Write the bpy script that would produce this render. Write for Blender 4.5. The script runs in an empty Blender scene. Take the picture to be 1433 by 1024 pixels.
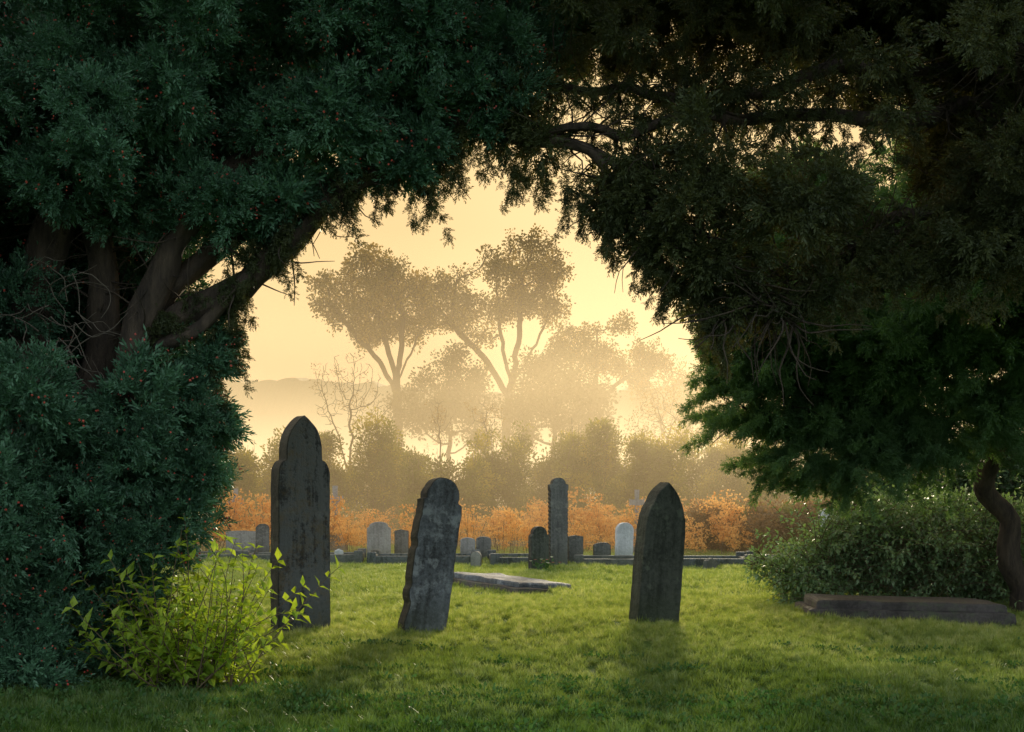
import bpy, bmesh, math, random, numpy as np
from mathutils import Vector, Matrix, Euler, noise as mnoise
random.seed(7); rng=np.random.default_rng(11)
S=bpy.context.scene
R=math.radians

# ------------------------------------------------------------------ helpers
def link(o,parent=None):
    S.collection.objects.link(o)
    if parent: o.parent=parent
    return o
def empty(name,loc=(0,0,0)):
    e=bpy.data.objects.new(name,None); e.empty_display_size=.2; e.location=loc
    return link(e)
def mesh_obj(name,verts,faces,mats,parent=None,midx=None,smooth=False,do_link=True):
    me=bpy.data.meshes.new(name)
    me.from_pydata([tuple(v) for v in verts],[],faces)
    for m in mats: me.materials.append(m)
    if midx is not None: me.polygons.foreach_set('material_index',midx)
    if smooth: me.polygons.foreach_set('use_smooth',[True]*len(me.polygons))
    me.update()
    o=bpy.data.objects.new(name,me)
    if do_link: link(o,parent)
    return o
class MB:
    def __init__(s): s.v=[];s.f=[];s.m=[]
    def add(s,vs,fs,mi=0):
        b=len(s.v); s.v.extend(vs)
        for f in fs: s.f.append(tuple(i+b for i in f)); s.m.append(mi)
    def obj(s,name,mats,parent=None,smooth=False,do_link=True):
        return mesh_obj(name,s.v,s.f,mats,parent,s.m,smooth,do_link)
def stamp(name,units,pts,rots,scls,idx,mats):
    """bake many small units (MB) into one mesh"""
    VV=[];FF=[];MM=[];b=0; UV=[np.array([tuple(v) for v in u.v]) for u in units]
    for p,r,s,i in zip(pts,rots,scls,idx):
        M=np.array(Euler(tuple(r)).to_matrix()); v=UV[i]@M.T*s+p; VV.append(v)
        FF+= [tuple(k+b for k in f) for f in units[i].f]; MM+=units[i].m; b+=len(v)
    return mesh_obj(name,np.vstack(VV),FF,mats,None,MM,False,False)

def gz(x,y):
    return (0.035*np.sin(x*.9+.6)*np.sin(y*.55+1.)+.02*np.sin(x*2.3+y*1.1)+.012*np.sin(x*4.1-y*3.3))

# ------------------------------------------------------------------ materials
def newmat(name):
    m=bpy.data.materials.new(name); m.use_nodes=True
    nt=m.node_tree; nt.nodes.clear()
    return m,nt,nt.nodes,nt.links
def leafmat(name,ca,cb,trans=.35,tcol=None,rough=.5,nscale=1.2,spec=.3,cc=None,shade_zone=None,fine=0):
    m,nt,N,L=newmat(name)
    out=N.new('ShaderNodeOutputMaterial')
    oi=N.new('ShaderNodeObjectInfo'); geo=N.new('ShaderNodeNewGeometry')
    nz=N.new('ShaderNodeTexNoise'); nz.inputs['Scale'].default_value=nscale; nz.inputs['Detail'].default_value=3
    L.new(geo.outputs['Position'],nz.inputs['Vector'])
    src=oi.outputs['Random']
    if fine:
        nf=N.new('ShaderNodeTexNoise'); nf.inputs['Scale'].default_value=fine; nf.inputs['Detail'].default_value=1; L.new(geo.outputs['Position'],nf.inputs['Vector'])
        mf=N.new('ShaderNodeMapRange'); mf.inputs['From Min'].default_value=.3; mf.inputs['From Max'].default_value=.7; L.new(nf.outputs['Fac'],mf.inputs['Value']); src=mf.outputs[0]
    add=N.new('ShaderNodeMath'); add.operation='ADD'
    L.new(src,add.inputs[0]); L.new(nz.outputs['Fac'],add.inputs[1])
    mr=N.new('ShaderNodeMapRange'); mr.inputs['From Min'].default_value=.35; mr.inputs['From Max'].default_value=1.35
    L.new(add.outputs[0],mr.inputs['Value'])
    cr=N.new('ShaderNodeValToRGB')
    cr.color_ramp.elements[0].color=(*ca,1); cr.color_ramp.elements[1].color=(*cb,1)
    if cc:
        e=cr.color_ramp.elements.new(.75); e.color=(*cb,1); cr.color_ramp.elements[2].color=(*cc,1)
    L.new(mr.outputs[0],cr.inputs['Fac']); col=cr.outputs[0]
    if shade_zone:   # (y0,y1,tint) canopy shade painted into the colour of the nearer grass
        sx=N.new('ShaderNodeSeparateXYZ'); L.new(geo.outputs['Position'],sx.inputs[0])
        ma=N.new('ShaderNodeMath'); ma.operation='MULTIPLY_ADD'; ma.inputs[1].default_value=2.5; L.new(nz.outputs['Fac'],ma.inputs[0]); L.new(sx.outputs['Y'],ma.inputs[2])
        mz=N.new('ShaderNodeMapRange'); mz.inputs['From Min'].default_value=shade_zone[0]+1.25; mz.inputs['From Max'].default_value=shade_zone[1]+1.25; L.new(ma.outputs[0],mz.inputs['Value'])
        mm=N.new('ShaderNodeMix'); mm.data_type='RGBA'; L.new(mz.outputs[0],mm.inputs[0]); mm.inputs[6].default_value=(*shade_zone[2],1); mm.inputs[7].default_value=(1,1,1,1)
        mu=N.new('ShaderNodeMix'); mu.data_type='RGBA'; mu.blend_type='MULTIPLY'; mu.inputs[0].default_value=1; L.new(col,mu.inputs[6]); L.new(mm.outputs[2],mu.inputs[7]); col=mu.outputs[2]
    p=N.new('ShaderNodeBsdfPrincipled'); p.inputs['Roughness'].default_value=rough
    p.inputs['Specular IOR Level'].default_value=spec
    L.new(col,p.inputs['Base Color'])
    if trans>0:
        t=N.new('ShaderNodeBsdfTranslucent')
        mx=N.new('ShaderNodeMix'); mx.data_type='RGBA'; mx.blend_type='MULTIPLY'; mx.inputs[0].default_value=1
        L.new(col,mx.inputs[6]); mx.inputs[7].default_value=(*(tcol or (1.6,1.6,.8)),1)
        L.new(mx.outputs[2],t.inputs['Color'])
        ms=N.new('ShaderNodeMixShader'); ms.inputs[0].default_value=trans
        L.new(p.outputs[0],ms.inputs[1]); L.new(t.outputs[0],ms.inputs[2]); L.new(ms.outputs[0],out.inputs[0])
    else: L.new(p.outputs[0],out.inputs[0])
    return m
def barkmat(name,ca,cb,scale=6,bump=.6):
    m,nt,N,L=newmat(name)
    out=N.new('ShaderNodeOutputMaterial'); p=N.new('ShaderNodeBsdfPrincipled'); p.inputs['Roughness'].default_value=.9
    geo=N.new('ShaderNodeNewGeometry'); mp=N.new('ShaderNodeMapping'); mp.inputs['Scale'].default_value=(scale,scale,scale*.25)
    L.new(geo.outputs['Position'],mp.inputs['Vector'])
    nz=N.new('ShaderNodeTexNoise'); nz.inputs['Scale'].default_value=1.5; nz.inputs['Detail'].default_value=6; nz.inputs['Roughness'].default_value=.7
    L.new(mp.outputs[0],nz.inputs['Vector'])
    cr=N.new('ShaderNodeValToRGB'); cr.color_ramp.elements[0].position=.3; cr.color_ramp.elements[1].position=.7
    cr.color_ramp.elements[0].color=(*ca,1); cr.color_ramp.elements[1].color=(*cb,1)
    L.new(nz.outputs['Fac'],cr.inputs['Fac']); L.new(cr.outputs[0],p.inputs['Base Color'])
    b=N.new('ShaderNodeBump'); b.inputs['Strength'].default_value=bump; b.inputs['Distance'].default_value=.03
    L.new(nz.outputs['Fac'],b.inputs['Height']); L.new(b.outputs[0],p.inputs['Normal'])
    L.new(p.outputs[0],out.inputs[0]); return m
def stonemat(name,dark,light,lich,lamt=.5,moss=None,streak=.5,scale=1.,orange=0.):
    m,nt,N,L=newmat(name)
    out=N.new('ShaderNodeOutputMaterial'); p=N.new('ShaderNodeBsdfPrincipled'); p.inputs['Roughness'].default_value=.7
    tc=N.new('ShaderNodeTexCoord')
    def noise(sc,det,vec,rough=.6):
        n=N.new('ShaderNodeTexNoise'); n.inputs['Scale'].default_value=sc; n.inputs['Detail'].default_value=det; n.inputs['Roughness'].default_value=rough
        L.new(vec,n.inputs['Vector']); return n
    mp=N.new('ShaderNodeMapping'); mp.inputs['Scale'].default_value=(9*scale,9*scale,1.1*scale); L.new(tc.outputs['Object'],mp.inputs['Vector'])
    st=noise(1.3,5,mp.outputs[0]); fine=noise(28*scale,6,tc.outputs['Object'],.75); big=noise(2.2*scale,4,tc.outputs['Object'])
    lic=noise(5.5*scale,8,tc.outputs['Object'],.72)
    a=N.new('ShaderNodeMath'); a.operation='MULTIPLY_ADD'; a.inputs[1].default_value=streak
    L.new(st.outputs['Fac'],a.inputs[0]); 
    b=N.new('ShaderNodeMath'); b.operation='MULTIPLY'; b.inputs[1].default_value=.6; L.new(big.outputs['Fac'],b.inputs[0]); L.new(b.outputs[0],a.inputs[2])
    c=N.new('ShaderNodeMath'); c.operation='MULTIPLY_ADD'; c.inputs[1].default_value=.6; L.new(fine.outputs['Fac'],c.inputs[0]); L.new(a.outputs[0],c.inputs[2])
    cr=N.new('ShaderNodeValToRGB'); ctr=(streak+.6+.6)*.5; cr.color_ramp.elements[0].position=ctr-.12; cr.color_ramp.elements[1].position=min(1,ctr+.14)
    cr.color_ramp.elements[0].color=(*dark,1); cr.color_ramp.elements[1].color=(*light,1); L.new(c.outputs[0],cr.inputs['Fac'])
    lr=N.new('ShaderNodeMapRange'); lr.inputs['From Min'].default_value=.62-.16*lamt; lr.inputs['From Max'].default_value=.70-.12*lamt
    L.new(lic.outputs['Fac'],lr.inputs['Value'])
    lm=N.new('ShaderNodeMath'); lm.operation='MULTIPLY'; lm.inputs[1].default_value=.7; L.new(lr.outputs[0],lm.inputs[0])
    mx=N.new('ShaderNodeMix'); mx.data_type='RGBA'; L.new(lm.outputs[0],mx.inputs[0]); L.new(cr.outputs[0],mx.inputs[6]); mx.inputs[7].default_value=(*lich,1)
    last=mx.outputs[2]
    if orange>0:
        o2=N.new('ShaderNodeMapRange'); o2.inputs['From Min'].default_value=.5; o2.inputs['From Max'].default_value=.66; o2.inputs['To Max'].default_value=orange
        n2=noise(3.1,7,tc.outputs['Object'],.8); L.new(n2.outputs['Fac'],o2.inputs['Value'])
        m2=N.new('ShaderNodeMix'); m2.data_type='RGBA'; L.new(o2.outputs[0],m2.inputs[0]); L.new(last,m2.inputs[6]); m2.inputs[7].default_value=(.20,.14,.065,1); last=m2.outputs[2]
    if moss:
        sx=N.new('ShaderNodeSeparateXYZ'); L.new(tc.outputs['Object'],sx.inputs[0])
        mm=N.new('ShaderNodeMapRange'); mm.inputs['From Min'].default_value=.35; mm.inputs['From Max'].default_value=.0; mm.inputs['To Max'].default_value=.6
        L.new(sx.outputs['Z'],mm.inputs['Value'])
        m3=N.new('ShaderNodeMix'); m3.data_type='RGBA'; L.new(mm.outputs[0],m3.inputs[0]); L.new(last,m3.inputs[6]); m3.inputs[7].default_value=(*moss,1); last=m3.outputs[2]
    L.new(last,p.inputs['Base Color'])
    bp=N.new('ShaderNodeBump'); bp.inputs['Strength'].default_value=1.; bp.inputs['Distance'].default_value=.035
    L.new(c.outputs[0],bp.inputs['Height']); L.new(bp.outputs[0],p.inputs['Normal'])
    L.new(p.outputs[0],out.inputs[0]); return m

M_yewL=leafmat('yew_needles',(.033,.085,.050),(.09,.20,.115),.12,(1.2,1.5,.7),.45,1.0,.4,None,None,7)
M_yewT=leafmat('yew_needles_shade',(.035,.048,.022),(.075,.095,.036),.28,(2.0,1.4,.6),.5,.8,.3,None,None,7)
M_yewR=leafmat('yew_needles_fresh',(.055,.12,.052),(.14,.25,.11),.38,(1.5,1.45,.6),.5,.7,.3,None,None,5)
M_berry=leafmat('yew_berry',(.4,.06,.05),(.5,.1,.07),0,None,.4)
M_bark=barkmat('yew_bark',(.018,.013,.01),(.10,.072,.05),9,1.)
M_barkd=barkmat('tree_bark',(.02,.016,.012),(.05,.04,.03),3)
M_twig=barkmat('twig_bark',(.10,.07,.04),(.2,.14,.09),8,.2)
M_oak=leafmat('tree_leaves',(.045,.048,.012),(.12,.10,.022),.35,(1.7,1.4,.5),.6,.4,.2,(.26,.18,.04))
M_dense=leafmat('dense_tree_leaves',(.045,.05,.014),(.09,.085,.024),.3,(1.5,1.3,.6),.6,.4,.2)
M_autumn=leafmat('autumn_leaves',(.17,.10,.03),(.30,.18,.055),.45,(1.5,1.3,.6),.6,.4,.2)
M_hedge=leafmat('hedge_leaves',(.06,.085,.02),(.18,.18,.035),.5,(1.8,1.7,.5),.6,.5,.2,(.36,.30,.05),None,1.5)
M_laurel=leafmat('laurel_leaves',(.03,.055,.025),(.06,.10,.04),.2,(1.4,1.4,.6),.5,.5,.3,None,None,1.5)
M_hedgeR=leafmat('bramble_leaves_autumn',(.16,.10,.05),(.28,.18,.10),.4,(1.5,1.3,.7),.6,1.2,.2,(.22,.24,.08),None,2.5)
M_fern=leafmat('bracken_leaves',(.58,.29,.09),(.76,.48,.19),.6,(1.35,1.3,1.15),.7,1.5,.1,None,None,3)
M_shrub=leafmat('shrub_leaves',(.14,.25,.03),(.34,.46,.065),.5,(1.8,1.7,.7),.5,5,.3,None,None,20)
M_bramble=leafmat('bramble_leaves',(.09,.16,.065),(.25,.36,.19),.3,(1.4,1.5,.7),.4,2.5,.6,None,None,14)
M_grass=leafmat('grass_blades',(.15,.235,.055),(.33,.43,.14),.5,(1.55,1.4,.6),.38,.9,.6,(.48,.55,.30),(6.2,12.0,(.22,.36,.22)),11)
M_weed=leafmat('weed_leaves',(.03,.085,.02),(.07,.15,.04),.3,(1.3,1.5,.6),.5,2,.3)
M_stoneA=stonemat('slate_grey_stone',(.035,.038,.044),(.16,.17,.18),(.24,.25,.25),.2,(.055,.07,.038),.8,1.,.7)
M_stoneB=stonemat('lichened_stone',(.04,.044,.052),(.22,.245,.285),(.42,.46,.50),.65,(.08,.095,.06),.5)
M_stoneC=stonemat('mossy_stone',(.022,.028,.022),(.085,.095,.08),(.15,.175,.13),.35,(.05,.07,.03),.6)
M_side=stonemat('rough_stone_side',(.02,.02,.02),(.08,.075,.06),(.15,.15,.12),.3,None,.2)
M_pale=stonemat('pale_stone',(.22,.21,.2),(.42,.4,.38),(.3,.3,.28),.3,(.15,.16,.1),.5)
M_white=stonemat('white_marble',(.5,.52,.54),(.75,.77,.8),(.45,.46,.45),.2,(.3,.32,.25),.5)
M_grey=stonemat('grey_stone',(.08,.08,.08),(.2,.2,.19),(.27,.27,.24),.5,(.09,.1,.06),.5)
M_slab=stonemat('slab_stone',(.06,.07,.085),(.2,.22,.26),(.38,.39,.40),.5,None,.3)
M_tomb=stonemat('tomb_stone',(.05,.042,.04),(.14,.12,.115),(.12,.14,.08),.7,None,.3)

# ------------------------------------------------------------------ instancing on points
def scatter(name,pts,rot,scl,idx,coll,parent=None):
    me=bpy.data.meshes.new(name); n=len(pts)
    me.vertices.add(n); me.vertices.foreach_set('co',np.asarray(pts,dtype=np.float32).ravel())
    a=me.attributes.new('rot','FLOAT_VECTOR','POINT'); a.data.foreach_set('vector',np.asarray(rot,dtype=np.float32).ravel())
    a=me.attributes.new('scl','FLOAT','POINT'); a.data.foreach_set('value',np.asarray(scl,dtype=np.float32))
    a=me.attributes.new('idx','INT','POINT'); a.data.foreach_set('value',np.asarray(idx,dtype=np.int32))
    me.update()
    o=link(bpy.data.objects.new(name,me),parent)
    g=bpy.data.node_groups.new(name+'_gn','GeometryNodeTree')
    g.interface.new_socket('Geometry',in_out='INPUT',socket_type='NodeSocketGeometry')
    g.interface.new_socket('Geometry',in_out='OUTPUT',socket_type='NodeSocketGeometry')
    N=g.nodes;L=g.links
    gi=N.new('NodeGroupInput'); go=N.new('NodeGroupOutput')
    ci=N.new('GeometryNodeCollectionInfo'); ci.inputs['Collection'].default_value=coll
    ci.inputs['Separate Children'].default_value=True; ci.inputs['Reset Children'].default_value=True
    iop=N.new('GeometryNodeInstanceOnPoints')
    def na(nm,t):
        k=N.new('GeometryNodeInputNamedAttribute'); k.data_type=t; k.inputs['Name'].default_value=nm; return k.outputs['Attribute']
    e=N.new('FunctionNodeEulerToRotation'); L.new(na('rot','FLOAT_VECTOR'),e.inputs[0])
    L.new(gi.outputs[0],iop.inputs['Points']); L.new(ci.outputs[0],iop.inputs['Instance'])
    iop.inputs['Pick Instance'].default_value=True
    L.new(na('idx','INT'),iop.inputs['Instance Index']); L.new(e.outputs[0],iop.inputs['Rotation']); L.new(na('scl','FLOAT'),iop.inputs['Scale'])
    L.new(iop.outputs[0],go.inputs[0])
    md=o.modifiers.new('scatter','NODES'); md.node_group=g
    return o
def eul(n):
    n=n/np.linalg.norm(n,axis=1,keepdims=True)
    r=np.zeros_like(n); r[:,1]=np.arccos(np.clip(n[:,2],-1,1)); r[:,2]=np.arctan2(n[:,1],n[:,0]); r[:,0]=rng.normal(0,.15,len(n))
    return r
def rdir(n):
    v=rng.normal(size=(n,3)); return v/np.linalg.norm(v,axis=1,keepdims=True)
def coll_of(name,objs):
    c=bpy.data.collections.new(name)
    for o in objs: c.objects.link(o)
    return c

# ------------------------------------------------------------------ leaf unit meshes
def frame(d):
    d=d.normalized(); u=d.cross(Vector((.3,.2,.93)) if abs(d.z)<.9 else Vector((1,0,0))).normalized(); return d,u,d.cross(u)
def needle(mb,p,d,l,w,mi=0):
    d,u,v=frame(d); a=random.uniform(0,6.28); s=(u*math.cos(a)+v*math.sin(a))*w*.5
    mb.add([p,p+d*l*.55+s,p+d*l,p+d*l*.45-s],[(0,1,2,3)],mi)
def yew_unit(seed,berry=0,shoots=9,spread=1.1,L0=.11):
    random.seed(seed); mb=MB()
    for k in range(shoots):
        th=random.uniform(0,spread); ph=k*2.4+random.uniform(-.4,.4)
        d=Vector((math.sin(th)*math.cos(ph),math.sin(th)*math.sin(ph),math.cos(th)))
        ln=random.uniform(.7,1.2)*L0; o=Vector((random.uniform(-.02,.02),random.uniform(-.02,.02),-.02))
        d0,u,v=frame(d)
        for i in range(14):
            t=(i+.5)/14; a=i*2.4; side=(u*math.cos(a)+v*math.sin(a))
            nd=(side*(1-.5*t)+d0*(.55+.8*t)); needle(mb,o+d0*ln*t,nd,random.uniform(.024,.036),.0095)
    for b in range(berry):
        c=Vector((random.uniform(-.06,.06),random.uniform(-.06,.06),random.uniform(.06,.10))); r=.0065
        vs=[c+Vector(q)*r for q in [(1,0,0),(-1,0,0),(0,1,0),(0,-1,0),(0,0,1),(0,0,-1)]]
        mb.add(vs,[(0,2,4),(2,1,4),(1,3,4),(3,0,4),(2,0,5),(1,2,5),(3,1,5),(0,3,5)],1)
    return mb
YU=[yew_unit(i,3 if i==2 else (1 if i==4 else 0)) for i in range(5)]
def boughs(nm,mat,bias,flat,ss=(.8,1.3),dens=720,big=.24,small=.11,units=YU):
    """[0..3] large clumps, [4..7] small clumps; local size in metres"""
    out=[]
    for k in range(8):
        r=big if k<4 else small; n=max(6,int(dens*r*r*(1 if k<4 else 1.15))); d=rdir(n); rr=r*(.45+.6*rng.random(n)**.6)*(1+.35*np.sin(d[:,0]*5+k)*np.sin(d[:,1]*4+k*2))
        q=d*rr[:,None]; q[:,2]*=flat
        out.append(stamp(f'{nm}_{k}',units,q,eul(d+np.array(bias)+rng.normal(0,.25,(n,3))),rng.uniform(*ss,n),rng.integers(0,len(units),n),[mat,M_berry]))
    return coll_of(nm,out)
YUn=[yew_unit(i+60) for i in range(4)]
C_yewL=boughs('yew_boughs',M_yewL,(0,-.35,.45),.85)
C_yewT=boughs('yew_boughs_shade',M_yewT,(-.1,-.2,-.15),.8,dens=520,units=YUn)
C_yewR=boughs('yew_boughs_fresh',M_yewR,(-.3,-.3,.0),.38,(.8,1.5),dens=340,units=YUn)
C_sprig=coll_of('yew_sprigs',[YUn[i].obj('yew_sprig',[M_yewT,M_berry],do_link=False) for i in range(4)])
C_sprigR=coll_of('yew_sprigs_fresh',[YUn[i].obj('yew_sprig',[M_yewR,M_berry],do_link=False) for i in range(4)])
def leaf(mb,p,d,nrm,l,w,mi=0,fold=.25):
    d=d.normalized(); s=d.cross(nrm); 
    if s.length<1e-3: s=Vector((1,0,0))
    s.normalize(); n=s.cross(d)
    mb.add([p,p+d*l*.4+s*w*.5+n*w*fold,p+d*l-n*l*.12,p+d*l*.4-s*w*.5+n*w*fold,p+d*l*.45],[(0,1,4),(1,2,4),(0,4,3),(4,2,3)],mi)
def leafq(mb,p,d,nrm,l,w,mi=0):
    d=d.normalized(); s=d.cross(nrm); 
    if s.length<1e-3: s=Vector((1,0,0))
    s.normalize(); mb.add([p,p+d*l*.45+s*w*.5,p+d*l,p+d*l*.45-s*w*.5],[(0,1,2,3)],mi)
def rv(s=1): return Vector((random.gauss(0,s),random.gauss(0,s),random.gauss(0,s)))
def leaf_unit(seed,mat,n,rad,ll,lw,twigs=True,upright=0.):
    random.seed(seed); mb=MB()
    for i in range(n):
        p=rv().normalized()*rad*random.random()**.5; p.z*=.7
        leafq(mb,p,(p*2/rad+rv(.6)+Vector((0,0,upright))),rv()+Vector((0,0,.8)),ll*random.uniform(.6,1.2),lw*random.uniform(.7,1.2))
    if twigs:
        for i in range(4):
            d=rv().normalized(); d.z=abs(d.z); s=Vector((.008,0,0)) if rad>.2 else Vector((.003,0,0))
            mb.add([-s,s,d*rad*1.1],[(0,1,2)],1)
    return mb.obj('leaf_spray',[mat,M_twig],do_link=False)
def units(nm,mat,n,rad,ll,lw,k=4,**kw): return coll_of(nm,[leaf_unit(i*7+3,mat,n,rad,ll,lw,**kw) for i in range(k)])
C_oak=units('tree_leaf_sprays',M_oak,26,.42,.17,.12)
C_dense=units('dense_leaf_sprays',M_dense,70,.6,.16,.11)
C_autumn=units('autumn_leaf_sprays',M_autumn,14,.4,.13,.08)
C_hedge=units('hedge_leaf_sprays',M_hedge,90,.42,.11,.06,upright=.6)
C_laurel=units('laurel_sprays',M_laurel,90,.35,.10,.05,upright=.3)
C_hedgeR=units('autumn_bramble_sprays',M_hedgeR,80,.3,.08,.05)
C_bramble=units('bramble_sprays',M_bramble,36,.22,.06,.036)

# ------------------------------------------------------------------ tubes
def smooth_path(pts,n=6):
    out=[]; P=[Vector(p) for p in pts]; P=[P[0]*2-P[1]]+P+[P[-1]*2-P[-2]]
    for i in range(1,len(P)-2):
        for k in range(n):
            t=k/n; a,b,c,d=P[i-1],P[i],P[i+1],P[i+2]
            out.append(.5*((2*b)+(-a+c)*t+(2*a-5*b+4*c-d)*t*t+(-a+3*b-3*c+d)*t**3))
    out.append(P[-2]); return out
def tube(mb,pts,r0,r1,sides=10,n=6,rough=.12,mi=0,power=1.,wob=0.):
    P=smooth_path(pts,n); m=len(P)
    if wob:
        for i in range(1,m): P[i]=P[i]+Vector(mnoise.noise_vector(P[i]*2.3))*wob*min(1,i/4)
    b=len(mb.v); u=None
    for i,p in enumerate(P):
        d=(P[min(i+1,m-1)]-P[max(i-1,0)]).normalized()
        if u is None: _,u,_2=frame(d)
        u=(u-d*u.dot(d)).normalized(); v=d.cross(u); r=r0+(r1-r0)*(i/(m-1))**power
        for k in range(sides):
            a=2*math.pi*k/sides; q=u*math.cos(a)+v*math.sin(a)
            rr=r*(1+rough*(mnoise.noise(Vector((k*1.7,i*.22,r0*9)))*1.6+.6*mnoise.noise(p*5+q)))
            mb.v.append(p+q*rr)
    for i in range(m-1):
        for k in range(sides):
            k2=(k+1)%sides; mb.f.append((b+i*sides+k,b+i*sides+k2,b+(i+1)*sides+k2,b+(i+1)*sides+k)); mb.m.append(mi)
def twigs_from(mb,pts,n,ln,r,down=0.,spread=.8,seed=1,sides=4):
    random.seed(seed); P=smooth_path(pts,5); ends=[]
    for i in range(n):
        p=P[random.randrange(len(P))]; d=rv().normalized(); d.y*=.6; d.z-=down; d.normalize()
        l=ln*random.uniform(.5,1.2); q=[p]
        for k in range(4):
            d=(d+rv(.28)).normalized(); q.append(q[-1]+d*l/4)
        tube(mb,q,r,r*.25,sides,2,.05); ends.append(q[-1])
    return ends

# ------------------------------------------------------------------ polygon distance
def poly_sd(P,poly):
    poly=np.array(poly); n=len(poly); d=np.full(len(P),1e9); ins=np.zeros(len(P),bool)
    for i in range(n):
        a=poly[i]; b=poly[(i+1)%n]; e=b-a; w=P-a
        t=np.clip((w@e)/(e@e),0,1); d=np.minimum(d,np.linalg.norm(w-t[:,None]*e,axis=1))
        c=((a[1]>P[:,1])!=(b[1]>P[:,1])); 
        xi=(b[0]-a[0])*(P[:,1]-a[1])/((b[1]-a[1]) if b[1]!=a[1] else 1e-9)+a[0]
        ins^=(c&(P[:,0]<xi))
    return np.where(ins,-d,d)
def nz3(p,s,o=0): return np.array([mnoise.noise(Vector((q[0]*s+o,q[1]*s,q[2]*s))) for q in p])
def put_boughs(name,C,rad,coll,e,big=.24,small=.11):
    n=len(C); lg=rad>.155; idx=rng.integers(0,4,n)+np.where(lg,0,4); sc=np.clip(rad/np.where(lg,big,small),.62,1.35)
    rot=np.stack([rng.normal(0,.25,n),rng.normal(0,.25,n),rng.normal(0,.7,n)],1)
    scatter(name,loc(C,e),rot,sc,idx,coll,e); print(name,n)

# ================================================================== GROUND
xs=np.unique(np.concatenate([np.linspace(-9,9,110),np.linspace(-60,60,60),np.array([-3000,-1200,-500,-250,-120,120,250,500,1200,3000])]))
ys=np.unique(np.concatenate([np.linspace(2,20,110),np.linspace(20,60,60),np.array([-3000,-800,-200,-60,-20,-6,80,120,200,400,900,2000,4000])]))
X,Y=np.meshgrid(xs,ys); Z=gz(X,Y)*(np.abs(X)<60)*(np.abs(Y)<70)
V=np.stack([X,Y,Z],-1).reshape(-1,3); nx=len(xs); F=[(j*nx+i,j*nx+i+1,(j+1)*nx+i+1,(j+1)*nx+i) for j in range(len(ys)-1) for i in range(nx-1)]
m,nt,N,L=newmat('lawn_soil'); out=N.new('ShaderNodeOutputMaterial'); p=N.new('ShaderNodeBsdfPrincipled'); p.inputs['Roughness'].default_value=.95; p.inputs['Specular IOR Level'].default_value=.1
geo=N.new('ShaderNodeNewGeometry'); n1=N.new('ShaderNodeTexNoise'); n1.inputs['Scale'].default_value=1.2; n1.inputs['Detail'].default_value=8; L.new(geo.outputs['Position'],n1.inputs['Vector'])
cr=N.new('ShaderNodeValToRGB'); cr.color_ramp.elements[0].position=.3; cr.color_ramp.elements[1].position=.7; cr.color_ramp.elements[0].color=(.05,.10,.02,1); cr.color_ramp.elements[1].color=(.12,.20,.05,1); L.new(n1.outputs['Fac'],cr.inputs['Fac'])
sx=N.new('ShaderNodeSeparateXYZ'); L.new(geo.outputs['Position'],sx.inputs[0]); mr=N.new('ShaderNodeMapRange'); mr.inputs['From Min'].default_value=24; mr.inputs['From Max'].default_value=30; L.new(sx.outputs['Y'],mr.inputs['Value'])
mx=N.new('ShaderNodeMix'); mx.data_type='RGBA'; L.new(mr.outputs[0],mx.inputs[0]); L.new(cr.outputs[0],mx.inputs[6]); mx.inputs[7].default_value=(.20,.15,.07,1); L.new(mx.outputs[2],p.inputs['Base Color'])
n2=N.new('ShaderNodeTexNoise'); n2.inputs['Scale'].default_value=40; n2.inputs['Detail'].default_value=4; L.new(geo.outputs['Position'],n2.inputs['Vector']); b=N.new('ShaderNodeBump'); b.inputs['Distance'].default_value=.03; L.new(n2.outputs['Fac'],b.inputs['Height']); L.new(b.outputs[0],p.inputs['Normal']); L.new(p.outputs[0],out.inputs[0])
mesh_obj('ground',V,F,[m],smooth=True)

# grass: turf patches
def turf(seed,side,dens,h,w,hv=.5):
    random.seed(seed); mb=MB(); n=int(side*side*dens)
    for i in range(n):
        p=Vector((random.uniform(-.5,.5)*side,random.uniform(-.5,.5)*side,-.012))
        cl=mnoise.noise(Vector((p.x*9,p.y*9,seed*3.)))
        b=random.uniform(0,6.28); s=Vector((math.cos(b),math.sin(b),0))*w*.5; ln=Vector((random.gauss(0,.35),random.gauss(0,.35),0)); hh=h*random.uniform(.5,1.2)*(1+hv*cl*1.6)
        mb.add([p-s,p+s,p+s*.7+Vector((0,0,hh*.55))+ln*hh*.35,p-s*.7+Vector((0,0,hh*.55))+ln*hh*.35,p+Vector((0,0,hh))+ln*hh],[(0,1,2,3),(3,2,4)])
    return mb.obj('turf_patch',[M_grass],do_link=False)
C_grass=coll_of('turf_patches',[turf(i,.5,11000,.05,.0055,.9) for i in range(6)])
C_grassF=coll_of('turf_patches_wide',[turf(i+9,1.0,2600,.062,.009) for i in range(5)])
def lay_turf(cell,y0,y1,coll,nv,pad):
    pts=[];rot=[]
    for j in range(int((y1-y0)/cell)):
        y=y0+(j+.5)*cell; hw=y*.405+pad; k=int(hw/cell)+1
        for i in range(-k,k+1):
            x=i*cell; e_=cell*.45
            sx_=(gz(x+e_,y)-gz(x-e_,y))/(2*e_); sy_=(gz(x,y+e_)-gz(x,y-e_))/(2*e_)
            q=random.randrange(4); M=Matrix(((1,0,-sx_),(0,1,-sy_),(sx_,sy_,1))); 
            e3=(M@Matrix.Rotation(q*math.pi/2,3,'Z')).to_euler(); pts.append((x,y,gz(x,y))); rot.append(tuple(e3))
    n=len(pts); scatter('grass',pts,rot,rng.uniform(.99,1.06,n),rng.integers(0,nv,n),coll)
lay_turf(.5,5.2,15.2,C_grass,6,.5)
lay_turf(1.,15.2,31.2,C_grassF,5,2.)
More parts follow.
